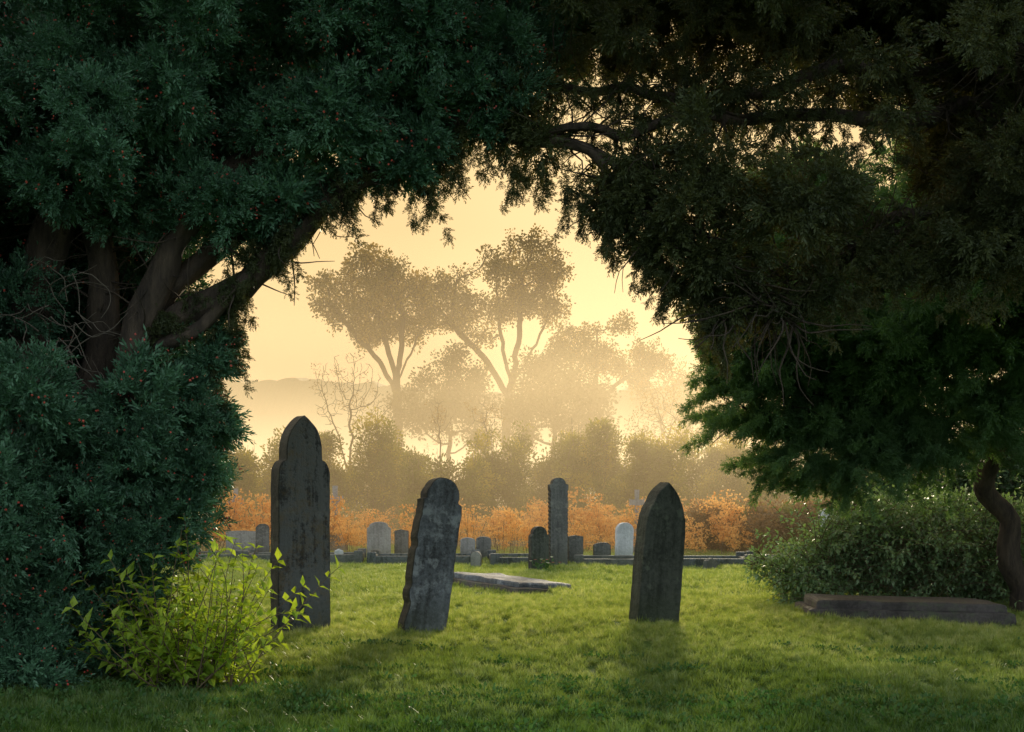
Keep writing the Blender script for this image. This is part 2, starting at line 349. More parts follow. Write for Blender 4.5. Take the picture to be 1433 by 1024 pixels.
C_weed=coll_of('weed_sprays',[leaf_unit(i+90,M_weed,18,.06,.03,.02,False,upright=.5) for i in range(3)])
def wedge(n,y0,y1,pad=.6):
    y=np.sqrt(rng.uniform(y0*y0,y1*y1,n)); x=rng.uniform(-1,1,n)*(y*.41+pad); return x,y
x,y=wedge(18000,5.4,10); pt=np.stack([x,y,gz(x,y)+.012],1)
k=(nz3(pt*np.array([.6,1,1]),2.3,5)+.5*np.exp(-((y-7.2)/.8)**2)-.25)>.06; k&=rng.random(len(x))<.5
pt=pt[k]; n=len(pt); scatter('lawn_weeds',pt,np.stack([np.zeros(n),np.zeros(n),rng.uniform(0,6.28,n)],1),rng.uniform(.5,1.1,n),rng.integers(0,3,n),C_weed)

# ================================================================== YEW TREES (arch)
opening=[(-2.36,-.5),(-2.2,.40),(-1.97,.95),(-1.70,1.42),(-1.68,1.68),(-1.87,1.86),(-1.71,2.17),(-1.78,2.35),(-1.69,2.51),(-1.41,2.75),(-1.10,3.03),(-.78,3.17),(-.52,3.03),(-.38,3.22),(-.32,3.42),(-.07,3.38),(.04,3.15),(.26,3.10),(.50,2.94),(.70,2.77),(.86,2.59),(1.10,2.45),(1.22,2.24),(1.36,2.2),(1.93,2.35),(2.59,2.48),(3.3,2.5),(6.5,2.5),(6.5,-2),(-2.3,-2)]
yewA=empty('yew_tree',(-2.7,8.2,0)); yewB=empty('yew_tree',(5.3,13.4,0))
def loc(p,e): return np.asarray(p)-np.array(e.location)
P=np.stack([rng.uniform(-4.6,6.0,5600),rng.uniform(.1,5.,5600)],1); sd=poly_sd(P,opening); sd=sd+.10*nz3(np.stack([P[:,0],P[:,1]*0,P[:,1]],1),4.5,2); k=sd>.05; P=P[k];sd=sd[k]
u=rng.uniform(-.75,1.,len(P)); yy=8+u*np.clip(sd,0.05,1.5)*1.3
C=np.stack([P[:,0],yy,P[:,1]],1); rad=np.clip(.05+sd*.5,.07,.24)*rng.uniform(.75,1.2,len(P))
keep=rng.random(len(P))<np.clip(.035/(rad**2)*.5,.2,1)
limb_z=1.6+(C[:,0]+2.43)*1.276
win=(C[:,0]>-2.95)&(C[:,0]<-1.6)&(C[:,2]>1.9)&(C[:,2]<2.85)&(C[:,1]<8.5)&(C[:,2]>limb_z-.10)
keep&=~(win&((rad>.1)|(rng.random(len(rad))<.75)))
# thin places where the sky sparkles through, right of the crown of the arch
g=nz3(C*np.array([1,.3,1.6]),1.5,3); g2=nz3(C*np.array([1.2,.3,3.]),2.6,8)
peep=(C[:,0]>.05)&(C[:,0]<2.5)&(C[:,2]>3.2)&(C[:,2]<4.05)
keep&=~(peep&((g>.12)|(g2>-.08))); rad=np.where(peep,np.minimum(rad,.12),rad)
keep&=~((C[:,0]>1.4)&(C[:,2]<4.05)&(g2>.12)); keep&=~((C[:,0]>2.2)&(g>.28))
C=C[keep];rad=rad[keep]
nb=420; Cb=np.stack([rng.uniform(-4.6,-1.75,nb),rng.uniform(8.7,9.9,nb),rng.uniform(1.0,4.8,nb)],1)
k=(Cb[:,0]*8/Cb[:,1]<-2.05)|((Cb[:,2]-1.15)*8/Cb[:,1]+1.15>3.5+(Cb[:,0]+1.75)*.9); Cb=Cb[k]
nt_=400; Ct=np.stack([rng.uniform(-2,6,nt_),rng.uniform(8.4,9.8,nt_),rng.uniform(4.55,5.3,nt_)],1)
Cx=np.stack([rng.uniform(3.1,6,170),rng.uniform(8.6,9.8,170),rng.uniform(3.0,4.7,170)],1)
C=np.vstack([C,Cb,Ct,Cx]); rad=np.concatenate([rad,np.full(len(Cb)+len(Ct)+len(Cx),.27)])
left=C[:,0]<-.15+.5*(C[:,2]-3.3)
put_boughs('foliage',C[left],rad[left],C_yewL,yewA)
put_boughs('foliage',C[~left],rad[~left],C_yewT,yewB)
# hanging fringe sprays
fr=[]; random.seed(4)
for (a,b) in zip(opening[5:26],opening[6:27]):
    for k in range(7):
        t=random.random(); x=a[0]+(b[0]-a[0])*t; z=a[1]+(b[1]-a[1])*t; l=random.uniform(.05,.30); dx=random.uniform(-.4,.5)
        for j in range(int(l/.035)+2): fr.append((x+random.gauss(0,.012)+dx*j*.035,8+random.gauss(0,.06),z+.06-j*.035))
for i in range(260):   # loose sprays in the thin part of the crown
    x=random.uniform(.1,2.5); z=random.uniform(3.3,4.1); dx=random.uniform(-1,1)
    for j in range(random.randint(2,6)): fr.append((x+dx*j*.04,8.1+random.gauss(0,.1),z-j*.025))
for i in range(60):    # young shoots dressing the big left limb
    t=random.random(); x=-2.35+t*1.5; z=2.0+t*1.25+random.uniform(-.1,.14)
    for j in range(random.randint(2,5)): fr.append((x+random.gauss(0,.03),7.9+random.gauss(0,.05),z-j*.03))
fr=np.array(fr); n=len(fr)
scatter('fringe',loc(fr,yewB),eul(np.tile([.3,-.2,-.6],(n,1))+rng.normal(0,.4,(n,3))),rng.uniform(.4,.7,n),rng.integers(0,4,n),C_sprig,yewB)
# right tree, layered lower boughs
rpoly=[(1.86,2.61),(1.95,2.2),(1.97,1.91),(2.18,1.66),(2.6,1.36),(3.08,1.33),(3.7,1.5),(4.4,1.62),(5.0,1.55),(8,1.5),(8,6.2),(3.5,6.2),(2.2,4.4),(2.0,3.4)]
P=np.stack([rng.uniform(1.7,7.4,2900),rng.uniform(1.2,5.4,2900)],1); P=P[~((P[:,1]>4.3)&(P[:,0]<4.))]; sd=-poly_sd(P,rpoly); sd=sd+.34*nz3(np.stack([P[:,0]*.6,P[:,1]*0,P[:,1]*1.6],1),2.6,2); k=sd>.05; P=P[k];sd=sd[k]
C=np.stack([P[:,0],12.4+rng.uniform(-.8,1,len(P))*np.clip(sd,.05,1.3)*1.2,P[:,1]],1); rad=np.clip(.08+sd*.3,.08,.25)*rng.uniform(.7,1.2,len(P))
k=nz3(C*np.array([.7,.3,2.6]),1.4,9)<np.where(C[:,0]<3.4,-.05,.10); C=C[k];rad=rad[k]
put_boughs('lower_foliage',C,rad,C_yewR,yewB)
# feathery sprays reaching out from the lower boughs
fr=[]; random.seed(14)
for i in range(210):
    x=random.uniform(1.95,4.6); z0=np.interp(x,[1.9,2.0,2.2,2.6,3.1,3.7,4.6],[2.5,2.0,1.75,1.45,1.42,1.6,1.7]); z=z0+random.uniform(-.02,1.1 if x<2.6 else .25)
    d=Vector((random.uniform(-1,-.2) if x<2.8 else random.uniform(-.6,.6),random.uniform(-.5,.2),random.uniform(-.55,.15))).normalized(); p=Vector((x,12.3+random.gauss(0,.3),z)); l=random.uniform(.15,.55)
    for j in range(int(l/.045)): p=p+d*.045; d.z-=.03; fr.append(tuple(p)+tuple(d))
fr=np.array(fr); n=len(fr)
scatter('lower_sprays',loc(fr[:,:3],yewB),eul(fr[:,3:]+rng.normal(0,.45,(n,3))),rng.uniform(.6,1.05,n),rng.integers(0,4,n),C_sprigR,yewB)
# limbs, left yew
mb=MB(); 
limbs=[([(-2.85,8.3,-.1),(-2.75,8.3,.8),(-2.52,8.2,1.6),(-2.3,8.1,1.98),(-1.98,8.05,2.3),(-1.67,8,2.57),(-1.41,8,2.78),(-1.1,8,3.05),(-.83,8,3.21),(-.52,8,3.39),(-.16,8,3.45),(.37,8.1,3.4),(.9,8.1,3.2)],.145,.03),
([(-2.95,8.3,-.1),(-2.7,8.2,.9),(-2.45,8.0,1.75),(-2.2,7.95,2.45),(-1.95,7.95,2.95),(-1.5,8,3.35),(-1.,8,3.7)],.13,.06),
([(-3.1,8.4,-.1),(-3.05,8.2,1.4),(-3.0,8.1,2.4),(-2.75,8.,3.1),(-2.5,8,3.9)],.14,.09),
([(-2.9,8.5,-.1),(-2.75,8.3,1.4),(-2.62,8.15,2.2),(-2.6,8.1,3.1)],.12,.08),
([(-2.45,8.1,1.7),(-2.1,8.1,2.5),(-1.72,8.1,2.85),(-1.45,8.1,3.05),(-1.05,8.1,3.2),(-.6,8.1,3.5)],.08,.05),
([(-2.3,8.05,2.0),(-1.9,7.9,2.2),(-1.68,7.9,2.55)],.05,.03),
([(-3.3,8.4,-.1),(-3.5,8.1,1.5),(-3.6,8,3)],.2,.1)]
for pts,a,b in limbs: tube(mb,[Vector(loc(q,yewA)) for q in pts],a,b,16,8,.3,0,.6,wob=.1)
for i,(pts,a,b) in enumerate(limbs[:5]): twigs_from(mb,[Vector(loc(q,yewA)) for q in pts[2:]],55,.45,.008,0,.8,i)
mb.obj('trunk',[M_bark],yewA,True)
mb=MB(); random.seed(5)
for i in range(30):
    p=Vector(loc((random.uniform(-2.95,-2.6),7.75,random.uniform(1.9,2.55)),yewA)); d=Vector((random.uniform(-.3,1),-.1,random.uniform(-.9,.4))).normalized(); q=[p]
    for k in range(6): d=(d+rv(.35)+Vector((0,0,-.05))).normalized(); q.append(q[-1]+d*.07)
    tube(mb,q,.0045,.0016,4,2,.05)
mb.obj('dead_twigs',[barkmat('dead_twig',(.09,.075,.055),(.18,.15,.12),10,.1)],yewA,True)
# limbs, right yew
mb=MB()
rl=[([(5.25,13.3,-.1),(5.2,13.2,.55),(4.92,13.1,1.2),(4.8,13,1.7),(5.1,12.6,2.8),(5.4,11.5,4.4)],.11,.09),
([(5.35,13.4,-.1),(5.6,13.2,1.2),(5.9,12.8,2.6),(5.6,11.5,4.2)],.13,.1),
([(5.4,11.6,4.3),(4.2,9.6,3.95),(3.1,8.6,3.75),(1.9,8.2,3.62),(1.0,8.1,3.5),(.2,8.05,3.42)],.075,.025),
([(5.4,11.6,4.4),(4.0,9.5,4.4),(2.6,8.6,4.0),(1.5,8.3,3.75),(.5,8.2,3.78),(-.2,8.2,3.85)],.07,.02),
([(4.2,9.6,3.95),(3.2,8.6,3.3),(2.3,8.3,2.85),(1.75,8.1,2.5),(1.3,8,2.3)],.07,.02),
([(.2,8.05,3.42),(.6,8,3.15),(1.0,8,2.85),(1.45,8,2.45),(1.75,8,2.25)],.035,.015),
([(3.4,8.7,4.7),(2.95,8.,4.1),(3.35,7.6,3.7)],.04,.03),
([(5.1,13,2.2),(4.2,12.7,2.3),(3.2,12.5,2.2),(2.3,12.4,2.0)],.06,.012),
([(5.2,12.8,2.8),(4.2,12.5,3.1),(3.0,12.4,3.0),(2.1,12.4,2.7)],.06,.012)]
for pts,a,b in rl: tube(mb,[Vector(loc(q,yewB)) for q in pts],a,b,12,7,.2,0,.8,wob=.16)
for i,(pts,a,b) in enumerate(rl[2:]): twigs_from(mb,[Vector(loc(q,yewB)) for q in pts[1:]],120,.55,.008,.25,.8,i+20)
mb.obj('trunk',[M_bark],yewB,True)

# ================================================================== SPACE-COLONISED TREES
def grow(base,path,limbs,att,step=.45,kill=.6,iters=90,wn=.14):
    pts=[np.array(base,float)]; par=[-1]
    def run(start,targets):
        cur=start
        for q in targets:
            a=pts[cur]; q=np.array(q,float); n=max(1,int(np.linalg.norm(q-a)/step))
            for k in range(1,n+1): pts.append(a+(q-a)*k/n+rng.normal(0,.03,3)); par.append(cur); cur=len(pts)-1
        return cur
    run(0,path)
    for lb in limbs:
        s=int(np.argmin([np.linalg.norm(p-np.array(lb[0])) for p in pts])); run(s,[tuple(v) for v in smooth_path([pts[s]]+list(lb[1:]),3)[1:]])
    A=np.array(att); alive=np.ones(len(A),bool)
    Np=np.array(pts); D=np.linalg.norm(A[:,None]-Np[None],axis=2); near=D.argmin(1); nd=D.min(1)
    for it in range(iters):
        if not alive.any(): break
        idx=np.where(alive)[0]; acc={}
        for i in idx:
            v=A[i]-pts[near[i]]; acc.setdefault(near[i],[]).append(v/(np.linalg.norm(v)+1e-6))
        new=[]
        for k,vs in acc.items():
            d=np.mean(vs,0)+rng.normal(0,wn,3); d/=np.linalg.norm(d)+1e-6
            pts.append(pts[k]+d*step); par.append(k); new.append(len(pts)-1)
        Nn=np.array([pts[i] for i in new]); D=np.linalg.norm(A[:,None]-Nn[None],axis=2); m=D.min(1); am=D.argmin(1)
        upd=m<nd; nd=np.where(upd,m,nd); near=np.where(upd,np.array(new)[am],near); alive&=nd>kill
        if len(pts)>7000: break
    return np.array(pts),par
def tree(name,base,path,crowns,natt,coll,barkm,r_trunk,leafn=1.6,leaf_scale=(.6,1.1),step=.45,kill=.6,nvar=4,rmin=.012,tip=4,jit=.16,shell=.4,limbs=(),gap=-.3):
    e=empty(name,base); att=[]
    for (c,r) in crowns:
        n=int(natt*r[0]*r[1]*r[2]/sum(q[1][0]*q[1][1]*q[1][2] for q in crowns)); d=rdir(n)*(rng.random((n,1))**shell); q=np.array(c)+d*np.array(r)
        if n: q=q[nz3(q,.9,4)>gap]; att+=list(q)
    pts,par=grow(base,path,limbs,att,step,kill); n=len(pts); ch=np.zeros(n); w=np.zeros(n)
    for i in range(n-1,0,-1):
        if ch[i]==0: w[i]=1
        ch[par[i]]+=1; w[par[i]]+=w[i]
    rr=np.maximum(rmin,r_trunk*(w/max(w.max(),1))**.5)
    mb=MB(); B=np.array(base)
    for i in range(1,n):
        a=pts[par[i]]-B; b=pts[i]-B; sd_=6 if rr[i]>.05 else 3; d=Vector(b-a)
        if d.length<1e-4: continue
        _,u,v=frame(d); ra=min(rr[par[i]],rr[i]*1.35); vs=[]
        for (q,r) in((a,ra),(b,rr[i])):
            for k in range(sd_):
                t=2*math.pi*k/sd_; vs.append(Vector(q)+u*math.cos(t)*r+v*math.sin(t)*r)
        mb.add(vs,[(k,(k+1)%sd_,sd_+(k+1)%sd_,sd_+k) for k in range(sd_)])
    mb.obj('trunk',[barkm],e,True)
    if coll:
        tips=np.where(w<=tip)[0]; tips=tips[tips>3]; k=int(len(tips)*leafn); s=rng.choice(tips,k)
        P=pts[s]-B+rng.normal(0,jit,(k,3)); scatter('crown',P,eul(rdir(k)+np.array([0,0,.8])),rng.uniform(*leaf_scale,k),rng.integers(0,nvar,k),coll,e)
    return e
oak=dict(step=.27,kill=.36,jit=.17,rmin=.014,tip=3,gap=-.22)
def puffs(c,r,n,pr,seed,lo=-.45):
    g=np.random.default_rng(seed); out=[]
    for i in range(n):
        d=g.normal(size=3); d/=np.linalg.norm(d); d[1]*=.8; d[2]=max(lo,d[2]) if d[2]<0 else d[2]; k=g.uniform(.45,1.)
        s=g.uniform(.7,1.25)*pr; out.append(((c[0]+d[0]*r[0]*k,c[1]+d[1]*r[1]*k,c[2]+d[2]*r[2]*k),(s*1.25,s,s*.68)))
    return out
tree('oak_tree',(-5.4,62,0),[(-5.45,62,4),(-5.6,62,7.0)],puffs((-6.8,62,10.4),(2.6,2.0,2.3),22,.9,1)+puffs((-5.4,62,11.3),(1.6,1.4,1.6),8,.8,11)+[((-9.,61,10.4),(.9,.9,.5)),((-4.3,62,9.4),(.8,.8,.45))],2300,C_oak,M_barkd,.24,1.45,(.55,1.1),limbs=[((-5.6,62,6.2),(-6.4,62,7.8),(-7.6,62,9.2),(-8.4,61.5,10.2)),((-5.6,62,7),(-6.1,62,8.8),(-6.7,62,10.8)),((-5.6,62,7),(-5.3,62,9),(-5.3,62,11.2)),((-5.6,62,6.8),(-4.9,62,8.2),(-4.4,62,9.3))],**oak)
tree('oak_tree',(-.2,64,0),[(-.3,64,4),(-.1,64,7.)],puffs((.0,64,11.6),(2.5,2.0,2.5),25,.95,2)+puffs((-3.4,63.5,10.8),(1.7,1.4,1.9),13,.85,3)+[((2.1,64,10.2),(1.,.9,.5)),((-1.7,64,9.2),(.9,.8,.4))],2800,C_oak,M_barkd,.25,1.45,(.55,1.1),limbs=[((-.1,64,6.2),(-1.2,64,8.0),(-2.6,63.8,9.4),(-3.6,63.6,10.6)),((-.1,64,7),(-.5,64,9),(-.7,64,11.4)),((-.1,64,7),(.3,64,9),(.5,64,11.8)),((0,64,6.6),(.9,64,8.4),(1.7,64,10.)),((-3.,63.8,9.9),(-2.9,63.7,11),(-2.7,63.6,12))],**oak)
tree('oak_tree',(3.6,66,0),[(3.8,66,4),(3.95,66,5.6)],puffs((4.2,66,9.0),(2.2,1.7,2.0),20,.85,5)+puffs((6.6,66,7.8),(1.4,1.3,1.4),9,.75,6),2000,C_oak,M_barkd,.18,1.45,(.55,1.05),limbs=[((3.9,66,5),(3.2,66,7),(2.9,66,8.8)),((3.95,66,5.6),(4.3,66,7.4),(4.4,66,9.6)),((3.95,66,5.6),(5.3,66,7),(6.5,66,7.8))],**oak)
tree('ash_tree',(8.6,66,0),[(8.6,66,3)],puffs((8.9,66,6.5),(2.4,1.8,2.3),16,.85,7)+puffs((11.4,65,5.2),(1.6,1.3,1.6),8,.8,8),1500,C_autumn,M_barkd,.14,1.6,(.6,1.2),step=.3,kill=.4,limbs=[((8.6,66,3),(7.6,66,5),(7.2,66,6.6)),((8.6,66,3),(9.1,66,5),(9,66,7.4)),((8.6,66,2.6),(10.2,65.5,4),(11.3,65,5.2))])
tree('hawthorn_tree',(6.2,50,0),[(6.2,50,1.5)],[((6.3,50,4.3),(1.5,1.4,1.5)),((5.,50,3.5),(.9,1,.8))],500,C_autumn,M_twig,.06,1.1,(.4,.8),.3,.4,gap=-1)
tree('hawthorn_tree',(7.6,42,0),[(7.6,42,1.2)],[((7.6,42,3.4),(1.1,1,1.1))],300,C_autumn,M_twig,.05,.8,(.4,.7),.25,.35,gap=-1)
tree('bare_tree',(-5.8,46,0),[(-5.8,46,2.4)],[((-5.9,46,4.9),(1.4,1.2,1.7)),((-5.0,46,4.2),(.9,.8,1.))],900,C_autumn,M_barkd,.06,.1,(.4,.6),step=.2,kill=.26,rmin=.009,gap=-1,limbs=[((-5.8,46,2.),(-6.2,46,3.4),(-6.5,46,4.2)),((-5.8,46,2.4),(-5.75,46,3.4),(-5.85,46,4.6)),((-5.8,46,2.2),(-5.4,46,3.2),(-5.1,46,3.8))])
tree('birch_tree',(-2.3,41,0),[(-2.3,41,2.2)],[((-2.3,41,3.7),(.5,.5,.9))],140,C_autumn,M_twig,.025,.3,(.3,.5),step=.16,kill=.2,rmin=.006,gap=-1)
tree('birch_tree',(-.8,41,0),[(-.8,41,2.2)],[((-.8,41,3.8),(.6,.5,.8))],160,C_autumn,M_twig,.025,.4,(.3,.5),step=.16,kill=.2,rmin=.006,gap=-1)
tree('holly_tree',(-3.,60,0),[(-3,60,2)],[((-3.,60,6.),(2.1,1.8,2.3)),((-4.3,60,5.3),(1.2,1.3,1.5)),((-2.,60,4.6),(1.5,1.3,1.5))],420,C_dense,M_barkd,.12,2.2,(.6,1.2))
tree('holly_tree',(1.9,60,0),[(1.9,60,2)],[((1.8,60,6.2),(1.9,1.7,2.2)),((3.4,60,5.6),(1.4,1.3,1.8)),((.6,60,5.),(1.1,1.3,1.5))],420,C_dense,M_barkd,.12,2.2,(.6,1.2))

# bushes: lumpy leaf masses
def bush(name,lumps,coll,dens,scale,nvar=4,flat=1.,stemmat=None,nstem=7,nz=.25,e=None):
    base=(lumps[0][0][0],lumps[0][0][1],0); e=e or empty(name,base); P=[];Nn=[]
    for c,r in lumps:
        r=np.array(r); n=int(dens*(r[0]*r[2]+r[0]*r[1])*3); d=rdir(n); q=np.array(c)+d*r*(.5+.5*rng.random((n,1))**.6)
        q+=nz*r*np.stack([nz3(q,1.7,1),nz3(q,1.7,7),nz3(q,1.7,13)],1); P.append(q);Nn.append(d+np.array([0,0,.5]))
    P=np.vstack(P);Nn=np.vstack(Nn);k=P[:,2]>.02; P=P[k];Nn=Nn[k];n=len(P)
    scatter('foliage',loc(P,e),eul(Nn+rng.normal(0,.3,(n,3))),rng.uniform(*scale,n),rng.integers(0,nvar,n),coll,e)
    if nstem:
        mb=MB(); random.seed(n)
        for c,r in lumps:
            for k in range(nstem):
                a=Vector(loc((c[0]+random.uniform(-.2,.2)*r[0],c[1],0),e)); b=Vector(loc((c[0]+random.uniform(-1,1)*r[0],c[1]+random.uniform(-.8,.8)*r[1],c[2]+r[2]*random.uniform(.7,1.25)),e))
                tube(mb,[a,(a+b)/2+Vector((random.gauss(0,.1),0,.1)),b],.012*max(r[0],.5),.004,4,3,.05)
        mb.obj('stems',[stemmat or M_twig],e)
    return e
B=[(-8.6,36,2.6,1.3),(-6.8,38,2.9,1.2),(-4.9,39,3.1,1.3),(-3.2,40,2.7,1.1),(-1.9,37,2.4,1.1),(-.4,38,2.9,1.0),(1.1,40,3.5,.9),(2.5,38,3.1,1.1),(4.1,37,2.9,1.2),(5.9,38,2.9,1.3),(7.9,37,2.5,1.5),(10.,36,2.3,1.6),(12.4,36,2.6,1.8),(-10.6,37,3,1.6)]
for i,(x,y,h,w) in enumerate(B):
    random.seed(i+50)
    lumps=[((x,y,h*.36),(w,1.,h*.38))]+[((x+random.uniform(-.9,.9)*w,y+random.uniform(-.6,.4),h*random.uniform(.4,.9)),(w*random.uniform(.12,.34),.4,h*random.uniform(.12,.36))) for k in range(9)]
    bush('hedge_bush',lumps,C_hedge,26,(.4,1.05),nz=.5,nstem=6)
for i,(x,y,h,w) in enumerate([(4.8,28,1.0,1.2),(6.8,27,1.15,1.5),(9,27.5,1.3,1.6)]):
    bush('bramble_bush',[((x,y,h*.45),(w,.7,h*.5)),((x-.6,y-.2,h*.6),(w*.4,.4,h*.32)),((x+.6,y-.2,h*.65),(w*.45,.4,h*.35))],C_hedgeR,75,(.5,1.1),nz=.5)
for i,(x,y,h,w) in enumerate([(6.6,20.5,1.5,1.),(8.2,20,2.1,1.3),(10.5,20,2.4,1.6)]):
    bush('laurel_bush',[((x,y,h*.45),(w,.8,h*.5)),((x-.5,y,h*.75),(w*.45,.5,h*.25)),((x+.6,y,h*.7),(w*.5,.5,h*.3))],C_laurel,60,(.6,1.1),nz=.4,nstem=3)
# arching leafy canes
def canes(name,mb,n,base_fn,dir_fn,len_rng,leaf_l,leaf_w,seed,droop=.03,every=2,stemr=.005):
    random.seed(seed)
    for s in range(n):
        a=base_fn(); d=dir_fn().normalized(); l=random.uniform(*len_rng); q=[a]; m_=9
        for k in range(m_): d=(d+rv(.07)+Vector((.0,0,-droop))).normalized(); q.append(q[-1]+d*l/m_)
        q=[p for p in q if p.z>-.05]
        if len(q)<4: continue
        tube(mb,q,stemr,stemr*.3,5,2,.05,1)
        P=smooth_path(q,3)
        for k in range(4,len(P)-1,every):
            if random.random()<.1: continue
            d=(P[k+1]-P[k]).normalized(); _,u,v=frame(d)
            for sg in(-1,1):
                an=random.uniform(-.6,.6)+(k%4)*.8; sd_=(u*math.cos(an)+v*math.sin(an))*sg
                leaf(mb,P[k],sd_+d*.7+Vector((0,0,-.15)),Vector((random.gauss(0,.3),random.gauss(0,.3),1)),random.uniform(*leaf_l),random.uniform(*leaf_w))
e=empty('bramble_bush',(4.2,14.2,0))
bush('x',[((4.2,14.4,.5),(1.2,.6,.55)),((5.0,14.5,.6),(1.0,.6,.66)),((3.45,14.3,.36),(.6,.4,.38)),((5.9,14.7,.5),(.8,.6,.6))],C_bramble,120,(.5,1.1),nstem=0,nz=.7,e=e)
mb=MB(); canes('canes',mb,520,lambda:Vector((random.uniform(-1.05,1.9),random.uniform(-.4,.3),random.uniform(0,.68))),lambda:Vector((random.uniform(-1.0,.7),random.uniform(-.9,.2),random.uniform(.25,1.5))),(.4,1.05),(.04,.08),(.025,.048),31,.13)
mb.obj('leafy_canes',[M_bramble,M_twig],e)
# ferns / dry stalks belt
def fern_unit(seed):
    random.seed(seed); mb=MB()
    for s in range(4):
        lean=Vector((random.gauss(0,.22),random.gauss(0,.22),1)).normalized(); h=random.uniform(.55,1.)
        a=Vector((random.gauss(0,.05),random.gauss(0,.05),0)); b=a+lean*h; w=Vector((.006,0,0)); mb.add([a-w,a+w,b+w*.5,b-w*.5],[(0,1,2,3)],1)
        for k in range(7):
            t=random.uniform(.4,1); c=a+lean*h*t; d=Vector((random.gauss(0,1),random.gauss(0,1),.5)).normalized(); e2=c+d*random.uniform(.1,.22)*(1.2-t*.5)
            mb.add([c-w*.6,c+w*.6,e2],[(0,1,2)],1)
            for j in range(12): leafq(mb,e2+Vector((random.gauss(0,.05),random.gauss(0,.05),random.gauss(0,.018))),rv()+Vector((0,0,.4)),rv()+Vector((0,0,.7)),.055,.034)
    return mb.obj('fern_stem',[M_fern,M_twig],do_link=False)
C_fern=coll_of('bracken_stems',[fern_unit(i) for i in range(5)])
n=640; x=rng.uniform(-11,5,n); y=rng.uniform(25.8,33,n); pt=np.stack([x,y,gz(x,y)*0],1); q=nz3(pt*np.array([1,.5,1]),.9,2); k=q>-.12; pt=pt[k]; q=q[k]; n=len(pt)
scatter('bracken',pt,np.stack([rng.normal(0,.1,n),rng.normal(0,.1,n),rng.uniform(0,6.28,n)],1),rng.uniform(.35,1.15,n)*(.95+1.*q),rng.integers(0,5,n),C_fern)
# distant woodland hill
mb_x=np.linspace(-260,260,620); rows=[]
for j,(yy_,f) in enumerate([(200,0),(212,.7),(222,1.),(240,1.05),(300,1.1)]):
    for xx in mb_x:
        h=22+1.4*mnoise.noise(Vector((xx*.012,j*.1,0)))+.9*mnoise.noise(Vector((xx*.07,j*3.,5)))+1.5*abs(mnoise.noise(Vector((xx*.22,j*3.,9))))+.7*mnoise.noise(Vector((xx*.9,j,3)))-3.*math.exp(-((xx-8)/25)**2); rows.append((xx,yy_,h*f))
nx=len(mb_x); F=[(j*nx+i,j*nx+i+1,(j+1)*nx+i+1,(j+1)*nx+i) for j in range(4) for i in range(nx-1)]
mesh_obj('wooded_hill',rows,F,[leafmat('hill_woodland',(.04,.05,.02),(.08,.08,.035),0,None,.9,.3)],smooth=False)

# ================================================================== GRAVESTONES
def arch(w,z0,h,n=12,p=1.):
    H=h-z0; Rr=(w*w+H*H)/(2*w); a1=math.asin(min(1,H/Rr)); return [(w-Rr+Rr*math.cos(a1*i/n),z0+Rr*math.sin(a1*i/n)) for i in range(n+1)]
def rnd(w,z0,n=12,hh=None): hh=hh or w; return [(w*math.cos(math.pi/2*i/n),z0+hh*math.sin(math.pi/2*i/n)) for i in range(n+1)]
def stone(name,half,t,loc_,rot,mats,rough=.004,bury=.12,bev=.008,chips=0,seed=1):
    random.seed(seed); pr=[(half[0][0],-bury)]
    prev=pr[0]
    for q in half:
        d=math.hypot(q[0]-prev[0],q[1]-prev[1]); n=max(1,int(d/.035))
        for k in range(1,n+1): pr.append((prev[0]+(q[0]-prev[0])*k/n,prev[1]+(q[1]-prev[1])*k/n))
        prev=q
    full=pr+[(-x,z) for x,z in reversed(pr) if x>1e-4]
    fl=[]
    for (x,z) in full:
        a=mnoise.noise(Vector((x*9+seed,z*7,seed*3.)))*rough*2.2+mnoise.noise(Vector((x*30,z*26,seed)))*rough
        c=0
        if chips and x<0: c=max(0,mnoise.noise(Vector((z*3.1+seed,4,0)))-.0)*chips+max(0,mnoise.noise(Vector((z*11.1,seed,0))))*chips*.5
        fl.append((x+(a if x>0 else -a)+c,z+a*.5))
    n=len(fl); vs=[];fs=[];mi=[]
    lay=[(-t/2,bev),(-t/2+bev,0),(-t/6,-.0),(t/6,0),(t/2-bev,0),(t/2,bev)]
    for li,(yy_,ins) in enumerate(lay):
        for i,(x,z) in enumerate(fl):
            a=Vector(fl[i-1]);b=Vector(fl[(i+1)%n]); tg=(b-a); nn=Vector((tg.y,-tg.x)); nn.normalize()
            j=(mnoise.noise(Vector((x*14,z*14,li*2.3+seed)))*rough*1.6 if 1<li<4 else 0)
            vs.append(Vector((x-nn.x*(ins+j),yy_,z-nn.y*(ins+j))))
    for li in range(len(lay)-1):
        for i in range(n):
            k=(i+1)%n; fs.append((li*n+i,li*n+k,(li+1)*n+k,(li+1)*n+i)); mi.append(1)
    fs.append(tuple(reversed(range(n)))); mi.append(0); fs.append(tuple(range((len(lay)-1)*n,len(lay)*n))); mi.append(0)
    o=mesh_obj(name,vs,fs,mats,None,mi)
    bm=bmesh.new(); bm.from_mesh(o.data); bmesh.ops.recalc_face_normals(bm,faces=bm.faces); bm.to_mesh(o.data); bm.free()
    o.location=(loc_[0],loc_[1],float(gz(loc_[0],loc_[1]))); o.rotation_euler=rot; return o
h1=[(.25,0),(.245,1.38)]+[(.245-.07*(1-math.cos(a)),1.38+.13*math.sin(a)) for a in np.linspace(.2,1.57,6)]+[(.170,1.525),(.168,1.60)]+arch(.168,1.60,1.90)[1:]
stone('gravestone',h1,.17,(-1.85,11.25),(R(0),R(0),R(35)),[M_stoneA,M_side],.003,seed=3)
